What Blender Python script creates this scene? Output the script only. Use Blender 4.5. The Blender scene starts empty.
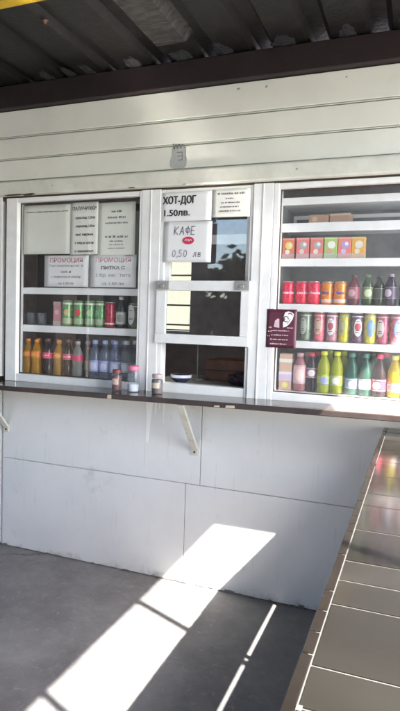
import bpy, bmesh, math, random
from mathutils import Vector, Matrix, noise
random.seed(11)
R = math.radians
sc = bpy.context.scene
col = sc.collection

# ------------------------------------------------------------------ materials
def nt_new(name):
    m = bpy.data.materials.new(name); m.use_nodes = True
    nt = m.node_tree; b = nt.nodes['Principled BSDF']
    return m, nt, b
def N(nt, t, **kw):
    n = nt.nodes.new(t)
    for k, v in kw.items():
        if k in n.inputs: n.inputs[k].default_value = v
        else: setattr(n, k, v)
    return n
def ramp(nt, src, p0, p1, c0=(0,0,0,1), c1=(1,1,1,1)):
    r = N(nt, 'ShaderNodeValToRGB')
    r.color_ramp.elements[0].position = p0; r.color_ramp.elements[0].color = c0
    r.color_ramp.elements[1].position = p1; r.color_ramp.elements[1].color = c1
    nt.links.new(src, r.inputs[0]); return r
def mixc(nt, fac, a, b):
    m = N(nt, 'ShaderNodeMix', data_type='RGBA')
    if isinstance(fac, (int, float)): m.inputs[0].default_value = fac
    else: nt.links.new(fac, m.inputs[0])
    for i, s in ((6, a), (7, b)):
        if isinstance(s, tuple): m.inputs[i].default_value = s if len(s) == 4 else (*s, 1)
        else: nt.links.new(s, m.inputs[i])
    return m.outputs[2]
def objcoord(nt):
    return N(nt, 'ShaderNodeTexCoord').outputs['Object']
def noise_tex(nt, co, scale, detail=5, rough=.6, stretch=None):
    n = N(nt, 'ShaderNodeTexNoise', Scale=scale, Detail=detail, Roughness=rough)
    if stretch:
        mp = N(nt, 'ShaderNodeMapping'); mp.inputs['Scale'].default_value = stretch
        nt.links.new(co, mp.inputs[0]); co = mp.outputs[0]
    nt.links.new(co, n.inputs['Vector']); return n.outputs['Fac']
def mat(name, c, rough=.5, metal=0, var=.18, scale=9, bump=0, bscale=60, trans=0, c2=None, lo=.35, hi=.7, coat=0, rvar=.1):
    m, nt, b = nt_new(name); co = objcoord(nt)
    f = noise_tex(nt, co, scale)
    r = ramp(nt, f, lo, hi)
    c2 = c2 or tuple(x*(1-var) for x in c)
    nt.links.new(mixc(nt, r.outputs[0], c, c2), b.inputs['Base Color'])
    mr = N(nt, 'ShaderNodeMapRange'); mr.inputs[3].default_value = max(.02, rough-rvar*.5); mr.inputs[4].default_value = min(1, rough+rvar)
    nt.links.new(noise_tex(nt, co, scale*2.3), mr.inputs[0]); nt.links.new(mr.outputs[0], b.inputs['Roughness'])
    b.inputs['Metallic'].default_value = metal
    b.inputs['Transmission Weight'].default_value = trans
    b.inputs['Coat Weight'].default_value = coat
    if bump:
        bn = N(nt, 'ShaderNodeBump', Strength=bump, Distance=.01)
        nt.links.new(noise_tex(nt, co, bscale), bn.inputs['Height']); nt.links.new(bn.outputs[0], b.inputs['Normal'])
    return m
def liquid(name, c, rough=.1, tr=.45):
    """drink in a clear bottle: coloured, lets light through, glossy skin"""
    m, nt, b = nt_new(name); out = nt.nodes['Material Output']
    co = objcoord(nt); f = noise_tex(nt, co, 30)
    cc = mixc(nt, f, c, tuple(x*.7 for x in c))
    nt.links.new(cc, b.inputs['Base Color']); b.inputs['Roughness'].default_value = rough
    t = N(nt, 'ShaderNodeBsdfTranslucent'); nt.links.new(cc, t.inputs[0])
    mx = N(nt, 'ShaderNodeMixShader'); mx.inputs[0].default_value = tr
    nt.links.new(b.outputs[0], mx.inputs[1]); nt.links.new(t.outputs[0], mx.inputs[2])
    nt.links.new(mx.outputs[0], out.inputs[0]); return m
def clear(name, c=(1,1,1), body=.25, dust=0., fres=1.5, rough=.02, dscale=6):
    """thin clear pane or bottle skin: see-through with fresnel shine and a little film"""
    m = bpy.data.materials.new(name); m.use_nodes = True; nt = m.node_tree
    nt.nodes.remove(nt.nodes['Principled BSDF']); out = nt.nodes['Material Output']
    tr = N(nt, 'ShaderNodeBsdfTransparent'); tr.inputs[0].default_value = (*c, 1)
    gl = N(nt, 'ShaderNodeBsdfGlossy', Roughness=rough)
    fr = N(nt, 'ShaderNodeFresnel', IOR=fres)
    gb = N(nt, 'ShaderNodeNewGeometry'); mi = N(nt, 'ShaderNodeMapRange'); mi.inputs[3].default_value = fres; mi.inputs[4].default_value = 1/fres
    nt.links.new(gb.outputs['Backfacing'], mi.inputs[0]); nt.links.new(mi.outputs[0], fr.inputs['IOR'])
    df = N(nt, 'ShaderNodeBsdfDiffuse'); df.inputs[0].default_value = (*(.75*x for x in c), 1)
    mx0 = N(nt, 'ShaderNodeMixShader')
    if dust:
        f = noise_tex(nt, objcoord(nt), dscale, 6, .65, (1, 1, .35)); r = ramp(nt, f, .3, .8, (dust*.35,)*3+(1,), (dust*1.6,)*3+(1,))
        nt.links.new(r.outputs[0], mx0.inputs[0])
    else: mx0.inputs[0].default_value = body
    nt.links.new(tr.outputs[0], mx0.inputs[1]); nt.links.new(df.outputs[0], mx0.inputs[2])
    mx = N(nt, 'ShaderNodeMixShader'); nt.links.new(fr.outputs[0], mx.inputs[0])
    nt.links.new(mx0.outputs[0], mx.inputs[1]); nt.links.new(gl.outputs[0], mx.inputs[2])
    nt.links.new(mx.outputs[0], out.inputs[0]); return m

def wall_mat():
    m, nt, b = nt_new('white_sandwich_panel'); co = objcoord(nt)
    base = mixc(nt, ramp(nt, noise_tex(nt, co, 2.2), .35, .7).outputs[0], (.74,.735,.715), (.67,.665,.65))
    scr = ramp(nt, noise_tex(nt, co, 16, 8, .75, (1, 1, .25)), .60, .76)
    base = mixc(nt, scr.outputs[0], base, (.55,.54,.50))
    st1 = ramp(nt, noise_tex(nt, co, 5, 6, .7, (7, 1, .45)), .60, .78)
    base = mixc(nt, st1.outputs[0], base, (.54,.53,.49))
    st2 = ramp(nt, noise_tex(nt, co, 3.1, 8, .72), .60, .72)
    base = mixc(nt, st2.outputs[0], base, (.56,.55,.52))
    # splash dirt along the foot of the wall
    sx = N(nt, 'ShaderNodeSeparateXYZ'); nt.links.new(co, sx.inputs[0])
    ad = N(nt, 'ShaderNodeMath', operation='MULTIPLY_ADD'); nt.links.new(noise_tex(nt, co, 7, 8, .7), ad.inputs[0]); ad.inputs[1].default_value = -.32
    nt.links.new(sx.outputs['Z'], ad.inputs[2])
    a2 = N(nt, 'ShaderNodeMath', operation='ADD'); nt.links.new(ad.outputs[0], a2.inputs[0]); a2.inputs[1].default_value = .3
    d = ramp(nt, a2.outputs[0], .10, .165, (.75,.75,.75,1), (0,0,0,1))
    base = mixc(nt, d.outputs[0], base, (.30,.28,.25))
    nt.links.new(base, b.inputs['Base Color'])
    b.inputs['Roughness'].default_value = .3
    bn = N(nt, 'ShaderNodeBump', Strength=.12, Distance=.02); nt.links.new(noise_tex(nt, co, 5, 3), bn.inputs['Height'])
    nt.links.new(bn.outputs[0], b.inputs['Normal']); return m
def floor_mat():
    m, nt, b = nt_new('worn_concrete'); co = objcoord(nt)
    a = mixc(nt, ramp(nt, noise_tex(nt, co, 1.9, 9, .7), .36, .64).outputs[0], (.215,.208,.205), (.115,.109,.109))
    sp = ramp(nt, noise_tex(nt, co, 22, 8, .75), .54, .66)
    a = mixc(nt, sp.outputs[0], a, (.225,.218,.213))
    dk = ramp(nt, noise_tex(nt, co, 5.5, 8, .7), .60, .74)
    a = mixc(nt, dk.outputs[0], a, (.095,.09,.09))
    v = N(nt, 'ShaderNodeTexVoronoi', feature='DISTANCE_TO_EDGE', Scale=.45)
    wn = N(nt, 'ShaderNodeTexNoise', Scale=3, Detail=6); nt.links.new(co, wn.inputs['Vector'])
    mxv = mixc(nt, .22, co, wn.outputs['Color']); nt.links.new(mxv, v.inputs['Vector'])
    cr = ramp(nt, v.outputs['Distance'], .0005, .0028, (1,1,1,1), (0,0,0,1))
    a = mixc(nt, cr.outputs[0], a, (.09,.085,.08))
    nt.links.new(a, b.inputs['Base Color']); b.inputs['Roughness'].default_value = .72
    bn = N(nt, 'ShaderNodeBump', Strength=.5, Distance=.012); nt.links.new(noise_tex(nt, co, 35, 9, .75), bn.inputs['Height'])
    nt.links.new(bn.outputs[0], b.inputs['Normal']); return m
def tile_mat():
    m, nt, b = nt_new('brown_glazed_tile'); co = objcoord(nt); b.inputs['IOR'].default_value = 2.05
    g = N(nt, 'ShaderNodeNewGeometry')
    r = N(nt, 'ShaderNodeValToRGB'); r.color_ramp.elements[0].color = (.006,.0046,.0036,1); r.color_ramp.elements[1].color = (.0185,.016,.013,1)
    nt.links.new(g.outputs['Random Per Island'], r.inputs[0])
    a = mixc(nt, ramp(nt, noise_tex(nt, co, 9, 6, .6), .35, .75).outputs[0], r.outputs[0], (.0085,.0070,.0056))
    sm = ramp(nt, noise_tex(nt, co, 70, 8, .8), .62, .75)
    a = mixc(nt, sm.outputs[0], a, (.03,.027,.024))
    nt.links.new(a, b.inputs['Base Color'])
    mr = N(nt, 'ShaderNodeMapRange'); mr.inputs[3].default_value = .10; mr.inputs[4].default_value = .16
    nt.links.new(noise_tex(nt, co, 12, 6), mr.inputs[0]); nt.links.new(mr.outputs[0], b.inputs['Roughness'])
    bn = N(nt, 'ShaderNodeBump', Strength=.03, Distance=.004); nt.links.new(noise_tex(nt, co, 14, 3), bn.inputs['Height'])
    nt.links.new(bn.outputs[0], b.inputs['Normal']); return m
def roof_mat():
    m, nt, b = nt_new('dirty_roof_metal'); co = objcoord(nt)
    a = mixc(nt, ramp(nt, noise_tex(nt, co, 3, 8, .7), .35, .68).outputs[0], (.0085,.0069,.0065), (.0035,.003,.0028))
    rs = ramp(nt, noise_tex(nt, co, 14, 8, .75), .55, .72)
    a = mixc(nt, rs.outputs[0], a, (.022,.015,.012))
    # paler blotches over part of one bay
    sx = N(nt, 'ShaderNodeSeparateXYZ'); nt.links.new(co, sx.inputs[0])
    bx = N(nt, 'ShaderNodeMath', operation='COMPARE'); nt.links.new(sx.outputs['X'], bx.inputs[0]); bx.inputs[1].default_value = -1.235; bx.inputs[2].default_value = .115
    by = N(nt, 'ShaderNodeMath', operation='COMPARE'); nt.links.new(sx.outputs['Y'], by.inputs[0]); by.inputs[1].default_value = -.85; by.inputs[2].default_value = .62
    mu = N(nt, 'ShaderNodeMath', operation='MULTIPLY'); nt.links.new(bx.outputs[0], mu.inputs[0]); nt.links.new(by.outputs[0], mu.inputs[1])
    bay_n = ramp(nt, noise_tex(nt, co, 22, 8, .8, (.5, 2.2, 1)), .36, .62)
    m2 = N(nt, 'ShaderNodeMath', operation='MULTIPLY'); nt.links.new(mu.outputs[0], m2.inputs[0]); nt.links.new(bay_n.outputs[0], m2.inputs[1])
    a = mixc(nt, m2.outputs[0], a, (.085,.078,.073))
    nt.links.new(a, b.inputs['Base Color']); b.inputs['Roughness'].default_value = .5; b.inputs['Metallic'].default_value = .15
    bn = N(nt, 'ShaderNodeBump', Strength=.35, Distance=.01); nt.links.new(noise_tex(nt, co, 30, 6), bn.inputs['Height'])
    nt.links.new(bn.outputs[0], b.inputs['Normal']); return m

M = dict(
  wall=wall_mat(), floor=floor_mat(), tile=tile_mat(), roof=roof_mat(),
  fascia=mat('cream_white_fascia', (.70,.71,.64), .28, var=.12, scale=3, bump=.06, bscale=4),
  frame=mat('white_window_frame', (.76,.76,.74), .3, var=.1, scale=12),
  rail=mat('white_shelf_metal', (.86,.86,.86), .35, var=.08, scale=12),
  trim=mat('stained_trim', (.66,.66,.58), .38, var=.25, scale=5),
  dark=mat('dark_gap', (.02,.016,.014), .8, var=.3),
  brown_gap=mat('brown_grime', (.075,.055,.04), .7, var=.4),
  cabinet_l=mat('cabinet_brown', (.055,.043,.036), .6, var=.4),
  cabinet_r=mat('cabinet_grey', (.28,.285,.28), .6, var=.3),
  inside=mat('dim_interior_paint', (.52,.44,.43), .7, var=.3),
  inside_warm=mat('orange_brown_wood', (.24,.10,.055), .5, var=.35, scale=12),
  worktop=mat('grey_worktop', (.27,.28,.25), .4, var=.2),
  ledge=mat('brown_laminate', (.055,.040,.036), .12, var=.35, scale=14, bump=.05, bscale=25),
  edge_patch=mat('beige_edge', (.55,.45,.33), .6),
  bracket=mat('cream_painted_steel', (.66,.63,.55), .45, var=.2, scale=20),
  bolt=mat('rusty_bolt', (.10,.06,.04), .6, .4),
  beam=mat('brown_painted_beam', (.019,.0105,.011), .55, var=.45, scale=8, bump=.2, bscale=30),
  pan_light=mat('grey_pan_light', (.017,.0165,.019), .9, var=.4, scale=25, bump=.6, bscale=60),
  yellow=mat('yellow_painted_tube', (.55,.36,.015), .45, var=.3, scale=10),
  post=mat('grey_steel_post', (.25,.25,.25), .5, .3, var=.3),
  grout=mat('pale_grout', (.095,.088,.08), .85, var=.35, scale=40),
  plinth=mat('counter_panel', (.12,.085,.085), .6, var=.3),
  mortar=mat('chipped_mortar', (.20,.19,.175), .9, var=.5, scale=40, bump=.7, bscale=80),
  light_streak=mat('painted_light_streak', (.88,.88,.85), .35, var=.05),
  paper=mat('white_paper', (.76,.76,.76), .75, var=.05, scale=5),
  paper_green=mat('faded_greenish_paper', (.75,.755,.69), .75, var=.1, scale=4),
  paper_cream=mat('yellowed_paper', (.76,.76,.70), .75, var=.08, scale=4),
  ink=mat('black_ink', (.02,.02,.022), .6), ink_grey=mat('grey_ink', (.20,.20,.21), .7), ink_brown=mat('brown_ink', (.11,.09,.075), .7),
  ink_pink=mat('faded_red_ink', (.58,.22,.27), .7), ink_violet=mat('violet_pen', (.14,.12,.20), .6), ink_red=mat('red_print', (.62,.03,.10), .5),
  maroon=mat('maroon_print', (.105,.022,.042), .35, var=.3, scale=20), pale_pink=mat('pale_print', (.62,.47,.48), .5),
  emblem=mat('grey_weathered_sticker', (.40,.42,.40), .5, var=.2, scale=60), emblem_dark=mat('dark_sticker_print', (.17,.17,.18), .5),
  latch=mat('grey_latch', (.36,.35,.33), .4, .2, var=.25),
  glass=clear('window_glass', (.992,.996,.994), dust=.018, fres=1.5),
  glass_r=clear('dusty_window_glass', (.99,.995,.992), dust=.036, fres=1.5),
  skin=clear('clear_plastic', (.86,.89,.93), body=.09, fres=1.45, rough=.06),
  skin_blue=clear('bluish_water_bottle_plastic', (.60,.68,.90), body=.14, fres=1.45, rough=.06),
  alu=mat('can_aluminium', (.62,.62,.63), .28, .9, var=.1),
  cream_wall=mat('cream_render', (.34,.29,.21), .85, var=.12),
  grey_render=mat('grey_render', (.15,.145,.135), .9, var=.2, scale=2),
  edge=mat('dark_edge_tile', (.010,.0075,.006), .22, var=.5, scale=18),
  bark=mat('bark', (.10,.07,.05), .9, var=.4, bump=.6),
  leaf=mat('leaf_green', (.055,.10,.025), .55, var=.5, scale=3),
  gravel=mat('pale_gravel', (.24,.22,.19), .95, var=.45, scale=2, bump=.5, bscale=30),
  card=mat('tan_cardboard', (.40,.25,.15), .8, var=.2),
  bowlblue=mat('blue_glaze', (.03,.035,.08), .25), bowlwhite=mat('white_glaze', (.70,.70,.74), .25),
)
_cache = {}
def paint(c, rough=.3, metal=0):
    c = tuple(min(.82, v*1.22) for v in c)
    k = ('p', c, rough, metal)
    if k not in _cache: _cache[k] = mat('print_%d' % len(_cache), c, rough, metal, var=.05, scale=14)
    return _cache[k]
def liq(c, tr=.45):
    c = tuple(min(.85, v*1.3) for v in c)
    k = ('l', c, tr)
    if k not in _cache: _cache[k] = liquid('drink_%d' % len(_cache), c, tr=tr)
    return _cache[k]

# ------------------------------------------------------------------ geometry helpers
class MB:
    def __init__(s): s.bm = bmesh.new()
    def box(s, x0, x1, y0, y1, z0, z1, rot=None):
        vs = [s.bm.verts.new((x, y, z)) for x in (x0, x1) for y in (y0, y1) for z in (z0, z1)]
        for f in ((0,1,3,2), (4,6,7,5), (0,4,5,1), (2,3,7,6), (0,2,6,4), (1,5,7,3)):
            s.bm.faces.new([vs[i] for i in f])
        if rot is not None:
            c = Vector(((x0+x1)/2, (y0+y1)/2, (z0+z1)/2))
            for v in vs: v.co = c + rot @ (v.co - c)
        return s
    def lathe(s, prof, cx=0, cy=0, seg=28, cap=True):
        rings = []
        for r, z in prof:
            rings.append([s.bm.verts.new((cx+r*math.cos(2*math.pi*i/seg), cy+r*math.sin(2*math.pi*i/seg), z)) for i in range(seg)])
        for a, b in zip(rings, rings[1:]):
            for i in range(seg):
                f = s.bm.faces.new((a[i], a[(i+1)%seg], b[(i+1)%seg], b[i])); f.smooth = True
        if cap:
            s.bm.faces.new(rings[0][::-1]); s.bm.faces.new(rings[-1])
        return s
    def patch(s, r, z0, z1, a0, a1, seg=12, rz=None):
        """curved label on a bottle, angle 0 faces the viewer's side (-Y); oval if rz"""
        prev = None
        for i in range(seg+1):
            t = i/seg; a = a0+(a1-a0)*t
            h = 1.0 if not rz else max(.03, math.sqrt(max(0, 1-(2*t-1)**2)))
            zc = (z0+z1)/2; d = (z1-z0)/2*h
            v = [s.bm.verts.new((r*math.sin(a), -r*math.cos(a), zc+e*d)) for e in (-1, 1)]
            if prev: s.bm.faces.new((prev[0], v[0], v[1], prev[1])).smooth = True
            prev = v
        return s
    def tube(s, pts, r, seg=10):
        pts = [Vector(p) for p in pts]; rings = []
        for i, p in enumerate(pts):
            rr = r[i] if isinstance(r, (list, tuple)) else r
            d = (pts[min(i+1, len(pts)-1)] - pts[max(i-1, 0)]).normalized()
            u = d.orthogonal().normalized() if i == 0 else (u - d*u.dot(d)).normalized()
            w = d.cross(u)
            rings.append([s.bm.verts.new(p + rr*(math.cos(2*math.pi*k/seg)*u + math.sin(2*math.pi*k/seg)*w)) for k in range(seg)])
        for a, b in zip(rings, rings[1:]):
            for i in range(seg):
                s.bm.faces.new((a[i], a[(i+1)%seg], b[(i+1)%seg], b[i])).smooth = True
        s.bm.faces.new(rings[0][::-1]); s.bm.faces.new(rings[-1]); return s
    def prism(s, pts, y0, y1):
        """outline in X-Z, extruded along Y"""
        a = [s.bm.verts.new((x, y0, z)) for x, z in pts]; b = [s.bm.verts.new((x, y1, z)) for x, z in pts]
        n = len(pts); s.bm.faces.new(a); s.bm.faces.new(b[::-1])
        for i in range(n): s.bm.faces.new((a[i], b[i], b[(i+1)%n], a[(i+1)%n]))
        return s
    def stroke(s, pts, w, y0, y1):
        """pen stroke in X-Z as little bars"""
        for (xa, za), (xb, zb) in zip(pts, pts[1:]):
            d = Vector((xb-xa, zb-za)); L = d.length or 1e-6; d /= L; n = Vector((-d.y, d.x))*w/2; e = d*w*.35
            q = [(xa-e.x+n.x, za-e.y+n.y), (xa-e.x-n.x, za-e.y-n.y), (xb+e.x-n.x, zb+e.y-n.y), (xb+e.x+n.x, zb+e.y+n.y)]
            s.prism(q, y0, y1)
        return s
    def add_mesh(s, me, fn):
        base = len(s.bm.verts); s.bm.from_mesh(me); s.bm.verts.ensure_lookup_table()
        for v in s.bm.verts[base:]: v.co = fn(v.co)
        return s
    def build(s, name, m, parent=None, bevel=0, loc=None):
        bmesh.ops.recalc_face_normals(s.bm, faces=s.bm.faces)
        me = bpy.data.meshes.new(name); s.bm.to_mesh(me); s.bm.free()
        o = bpy.data.objects.new(name, me); col.objects.link(o)
        if m: me.materials.append(m)
        if parent: o.parent = parent
        if loc: o.location = loc
        if bevel:
            b = o.modifiers.new('edge', 'BEVEL'); b.width = bevel; b.segments = 2; b.limit_method = 'ANGLE'
        return o
def thing(name, label, cat, loc=(0,0,0), group=None, rz=0):
    o = bpy.data.objects.new(name, None); col.objects.link(o); o.location = loc; o.rotation_euler.z = rz
    o.empty_display_size = .1
    return tag(o, label, cat, group)
def tag(o, label, cat, group=None):
    o['label'] = label; o['category'] = cat
    if group: o['group'] = group
    return o
def structure(o): o['kind'] = 'structure'; return o
def copy_tree(o, parent=None):
    c = o.copy(); col.objects.link(c)
    if parent: c.parent = parent
    for ch in list(o.children): copy_tree(ch, c)
    return c
def text_mesh(body, size, bold=0, align='CENTER', shear=0):
    cu = bpy.data.curves.new('lettering', 'FONT'); cu.body = body; cu.size = size; cu.offset = bold; cu.extrude = 0
    cu.align_x = align; cu.shear = shear; cu.resolution_u = 3
    o = bpy.data.objects.new('lettering', cu); col.objects.link(o)
    dg = bpy.context.evaluated_depsgraph_get(); me = bpy.data.meshes.new_from_object(o.evaluated_get(dg))
    bpy.data.objects.remove(o); bpy.data.curves.remove(cu); return me
def flat_text(mb, body, x, y, z, size, bold=0, align='CENTER', width=None, shear=0):
    me = text_mesh(body, size, bold, align, shear)
    if not me.vertices: return
    xs = [v.co.x for v in me.vertices]; k = 1 if not width else width/(max(xs)-min(xs))
    mb.add_mesh(me, lambda c: Vector((x+c.x*k, y, z+c.y))); bpy.data.meshes.remove(me)
def round_text(mb, body, r, z, size, bold=0, shear=0, vertical=False):
    me = text_mesh(body, size, bold, 'CENTER', shear)
    def f(c):
        a, h = (c.x/r, z+c.y) if not vertical else ((-c.y+size*.35)/r, z+c.x)
        return Vector((r*math.sin(a), -r*math.cos(a), h))
    mb.add_mesh(me, f); bpy.data.meshes.remove(me)
def scribble(mb, x0, x1, y, z, h):
    """a line of print too small to read: short dashes of uneven width"""
    x = x0
    while x < x1:
        w = random.uniform(.5, 1.6)*h
        hh = h*random.uniform(.75, 1.1)
        mb.box(x, min(x+w, x1), y-.0003, y, z, z+hh); x += w + h*random.choice((.22, .22, .25, .8))

# ------------------------------------------------------------------ setting: ground and porch floor
g = MB(); bmv = g.bm
bmesh.ops.create_grid(bmv, x_segments=2, y_segments=2, size=150)
structure(g.build('ground', M['gravel'], loc=(0, 0, -.06)))
pf = MB().box(-6, 2.2, -4.4, .0, -.055, 0)
structure(pf.build('porch_floor', M['floor']))

# ------------------------------------------------------------------ the kiosk
KL, KR = -4.4, 1.9
K = thing('kiosk', 'white panel snack kiosk with display windows, serving hatch and slatted fascia', 'kiosk')
# lower wall: sandwich panels, dark joints between them
MB().box(KL, KR, .012, .05, 0, 1.06).build('joint_backing', M['trim'], K)
def panel(x0, x1, z0, z1): MB().box(x0, x1, -.0, .011, z0, z1).build('wall_panel', M['wall'], K, .0015)
panel(-2.462, -1.103, .577, 1.046); panel(-1.099, .10, .577, 1.046); panel(.104, KR, .577, 1.046)
panel(-2.462, -1.189, .004, .5735); panel(-1.1855, .012, .004, .5735); panel(.016, KR, .004, .5735)
panel(KL, -2.480, .004, 1.046)
# upper posts, left flank
def post(x0, x1, z0=1.0755, z1=2.215):
    m_ = MB().box(x0, x1, -.012, .06, z0, z1)
    mid = (x0+x1)/2
    m_.box(mid-.004, mid+.004, -.016, -.0125, z0, z1)
    m_.build('frame_post', M['frame'], K, .003)
MB().box(KL, -2.483, -.004, .06, 1.096, 2.3).build('corner_post', M['frame'], K, .003)
MB().box(-2.4825, -2.447, .03, .06, 1.0, 2.3).build('shutter_groove', M['brown_gap'], K)
post(-1.500, -1.384); post(-.848, -.742)
MB().box(.62, KR, -.004, .06, 1.075, 2.3).build('wall_panel', M['wall'], K)
# fascia
MB().box(KL, KR, .0, .05, 2.2, 2.9).build('fascia_backing', M['brown_gap'], K)
for z0, z1 in ((2.317, 2.439), (2.451, 2.571), (2.584, 2.735)):
    b_ = MB().box(KL, KR, -.022, -.002, z0, z1)
    b_.build('fascia_board', M['fascia'], K, .004)
for z in (2.3115, 2.4450, 2.5775):
    MB().box(KL, KR, -.0195, -.004, z-.0020, z+.0022).build('fascia_bead', M['fascia'], K)
MB().prism([(-.001, 0)]*0 or [(KL, 2.222), (KR, 2.222), (KR, 2.306), (KL, 2.306)], -.045, -.002).build('fascia_trim', M['trim'], K, .008)
for x, z, w, h in ((-2.36, 2.223, .16, .010), (-2.25, 2.221, .10, .014), (-2.08, 2.265, .012, .006), (-1.23, 2.226, .02, .008), (-1.55, 2.224, .05, .006), (-.62, 2.268, .012, .010), (-.40, 2.70, .01, .008), (-.80, 2.70, .014, .012), (-.95, 2.705, .02, .01)):
    st = MB(); st.prism([(x-w/2, z), (x-w*.3, z-h*.5), (x+w*.2, z-h*.45), (x+w/2, z+h*.1), (x+w*.25, z+h*.5), (x-w*.2, z+h*.4)], -.0462 if z < 2.31 else -.0232, -.0448 if z < 2.31 else -.0218)
    st.build('grime_spot', M['latch'] if w < .05 else M['brown_gap'], K)
# frames of the windows
def window(name, x0, x1, z0, z1, gm, fs=.045, ft=.028, fb=.055, gy=.028, fr_=None):
    fr_ = fr_ or fs
    w = MB().box(x0, x0+fs, -.010, .058, z0, z1).box(x1-fr_, x1, -.010, .058, z0, z1)
    w.box(x0+fs, x1-fr_, -.006, .054, z0, z0+fb).box(x0+fs, x1-fr_, -.006, .054, z1-ft, z1)
    fr = w.build(name, M['frame'], K, .003)
    MB().box(x0+fs-.004, x1-fr_+.004, gy, gy+.004, z0+fb-.004, z1-ft+.004).build('pane', gm, fr)
    gk = MB()
    t = .006
    gk.box(x0+fs, x0+fs+t, gy-.006, gy-.0005, z0+fb, z1-ft).box(x1-fr_-t, x1-fr_, gy-.006, gy-.0005, z0+fb, z1-ft)
    gk.box(x0+fs+t, x1-fr_-t, gy-.006, gy-.0005, z0+fb, z0+fb+t).box(x0+fs+t, x1-fr_-t, gy-.006, gy-.0005, z1-ft-t, z1-ft)
    gk.build('gasket', M['brown_gap'], fr); return fr
SL = 1.075
WL = window('display_window', -2.445, -1.5015, SL, 2.213, M['glass'], fs=.082, fb=.048, fr_=.014)
WR = window('display_window', -.7405, .61, SL, 2.213, M['glass_r'], fs=.028, fb=.055)
# right stile of the left window is slim: the post carries it
# serving window: fixed upper light and raised lower sash
x0, x1 = -1.3825, -.8495
sv = MB().box(x0, x0+.024, -.004, .058, SL, 2.213).box(x1-.018, x1, -.004, .058, SL, 2.213)
sv.box(x0+.024, x1-.018, -.002, .056, SL, 1.137).box(x0+.024, x1-.018, -.002, .056, 2.195, 2.213)
SV = sv.build('serving_window', M['frame'], K, .003)
MB().box(x0+.02, x1-.014, .032, .036, 1.70, 2.199).build('pane', M['glass'], SV)
for a, b in ((x0+.0245, x0+.052), (x1-.040, x1-.0185)): MB().box(a, b, .020, .044, 1.7105, 2.194).build('sash_stile', M['frame'], SV, .002)
sa = MB().box(x0-.012, x1+.006, -.030, -.006, 1.655, 1.710)
sa.box(x0-.008, x0+.052, -.026, -.006, 1.415, 1.6545).box(x1-.046, x1+.004, -.026, -.006, 1.415, 1.6545)
sa.box(x0-.010, x1+.005, -.028, -.006, 1.362, 1.4145)
SASH = sa.build('lower_sash', M['frame'], K, .003)
MB().box(x0+.048, x1-.042, -.018, -.014, 1.411, 1.659).build('pane', M['glass'], SASH)
for lx in (x0-.004, x1-.076):
    MB().box(lx, lx+.080, -.040, -.0305, 1.660, 1.708).box(lx+.028, lx+.052, -.052, -.0405, 1.672, 1.686).build('latch', M['latch'], SASH, .003)
# interior
bw = MB().box(KL+.0505, -2.70, 2.0, 2.05, .041, 2.799).box(-2.01, .70, 2.0, 2.05, .041, 2.799).box(1.55, KR-.0505, 2.0, 2.05, .041, 2.799).box(.7005, 1.5495, 2.0, 2.05, 2.1, 2.799)  # doorway gap at the right added to let sky light reach the hatch
bw.box(-2.6995, -2.0105, 2.0, 2.05, .041, 1.385).box(-2.6995, -2.0105, 2.0, 2.05, 2.2, 2.799); bw.build('back_wall', M['inside'], K)
bk = MB().box(-2.698, -2.012, 2.03, 2.045, 1.387, 1.40).box(-2.698, -2.012, 2.03, 2.045, 1.435, 1.45).box(-2.698, -2.012, 2.03, 2.045, 1.618, 1.636).box(-2.698, -2.012, 2.03, 2.045, 1.9, 1.915)
BWF = bk.build('back_window', M['brown_gap'], K)
MB().box(-2.698, -2.012, 2.047, 2.048, 1.387, 2.199).build('blind', liquid('cream_blind', (.86,.78,.62), .6, .8), BWF)
MB().box(KL, KL+.05, .0605, 2.05, 0, 2.8).build('side_wall', M['inside'], K)
MB().box(KR-.05, KR, .0605, 2.05, 0, 2.8).build('side_wall', M['inside'], K)
MB().box(KL, KR, .0605, 2.05, 2.80, 2.86).build('ceiling', M['inside'], K)
MB().box(KL, KR, .0605, 2.05, 0, .04).build('inner_floor', M['inside'], K)
MB().box(-1.5, -.74, .0615, .62, 1.10, 1.13).build('inner_worktop', M['worktop'], K, .003)
MB().box(-1.36, -.74, .16, .19, 1.93, 1.985).build('inner_shelf', M['rail'], K, .003)
MB().box(-1.50, -1.49, .0615, .27, 1.131, 2.2).build('inner_partition', M['inside'], K)
MB().box(-.745, -.735, .0615, .5, 1.13, 2.2).build('inner_partition', M['cabinet_r'], K)
# shelving behind the panes
def cabinet(xa, xb, shelves, cm, zb, depth=.42):
    MB().box(xa, xb, depth, depth+.012, zb-.02, 2.21).build('cabinet_back', cm, K)
    MB().box(xa, xb, .0605, depth, zb-.03, zb).build('shelf', M['rail'], K, .002)
    for z0_, z1_ in shelves:
        MB().box(xa, xb, .0605, .075, z0_, z1_).box(xa, xb, .0755, depth-.002, z1_-.012, z1_-.0005).build('shelf', M['rail'], K, .002)
cabinet(-2.44, -1.502, ((1.626, 1.667), (1.388, 1.431)), M['cabinet_l'], 1.112, .30)
cabinet(-.735, .62, ((2.112, 2.150), (1.972, 2.018), (1.794, 1.834), (1.558, 1.597), (1.367, 1.404)), M['cabinet_r'], 1.133)
MB().box(-.70, .6, .300, .312, 2.078, 2.098).box(-.70, -.684, .300, .312, 2.0195, 2.0775).build('inner_rail', M['rail'], K, .002)
MB().box(-.7345, -.712, .0605, .085, 1.134, 2.2).build('shelf_upright', M['rail'], K, .002)
MB().box(-2.4395, -2.400, .0605, .085, 1.113, 2.2).build('shelf_upright', M['cabinet_l'], K, .002)
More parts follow.
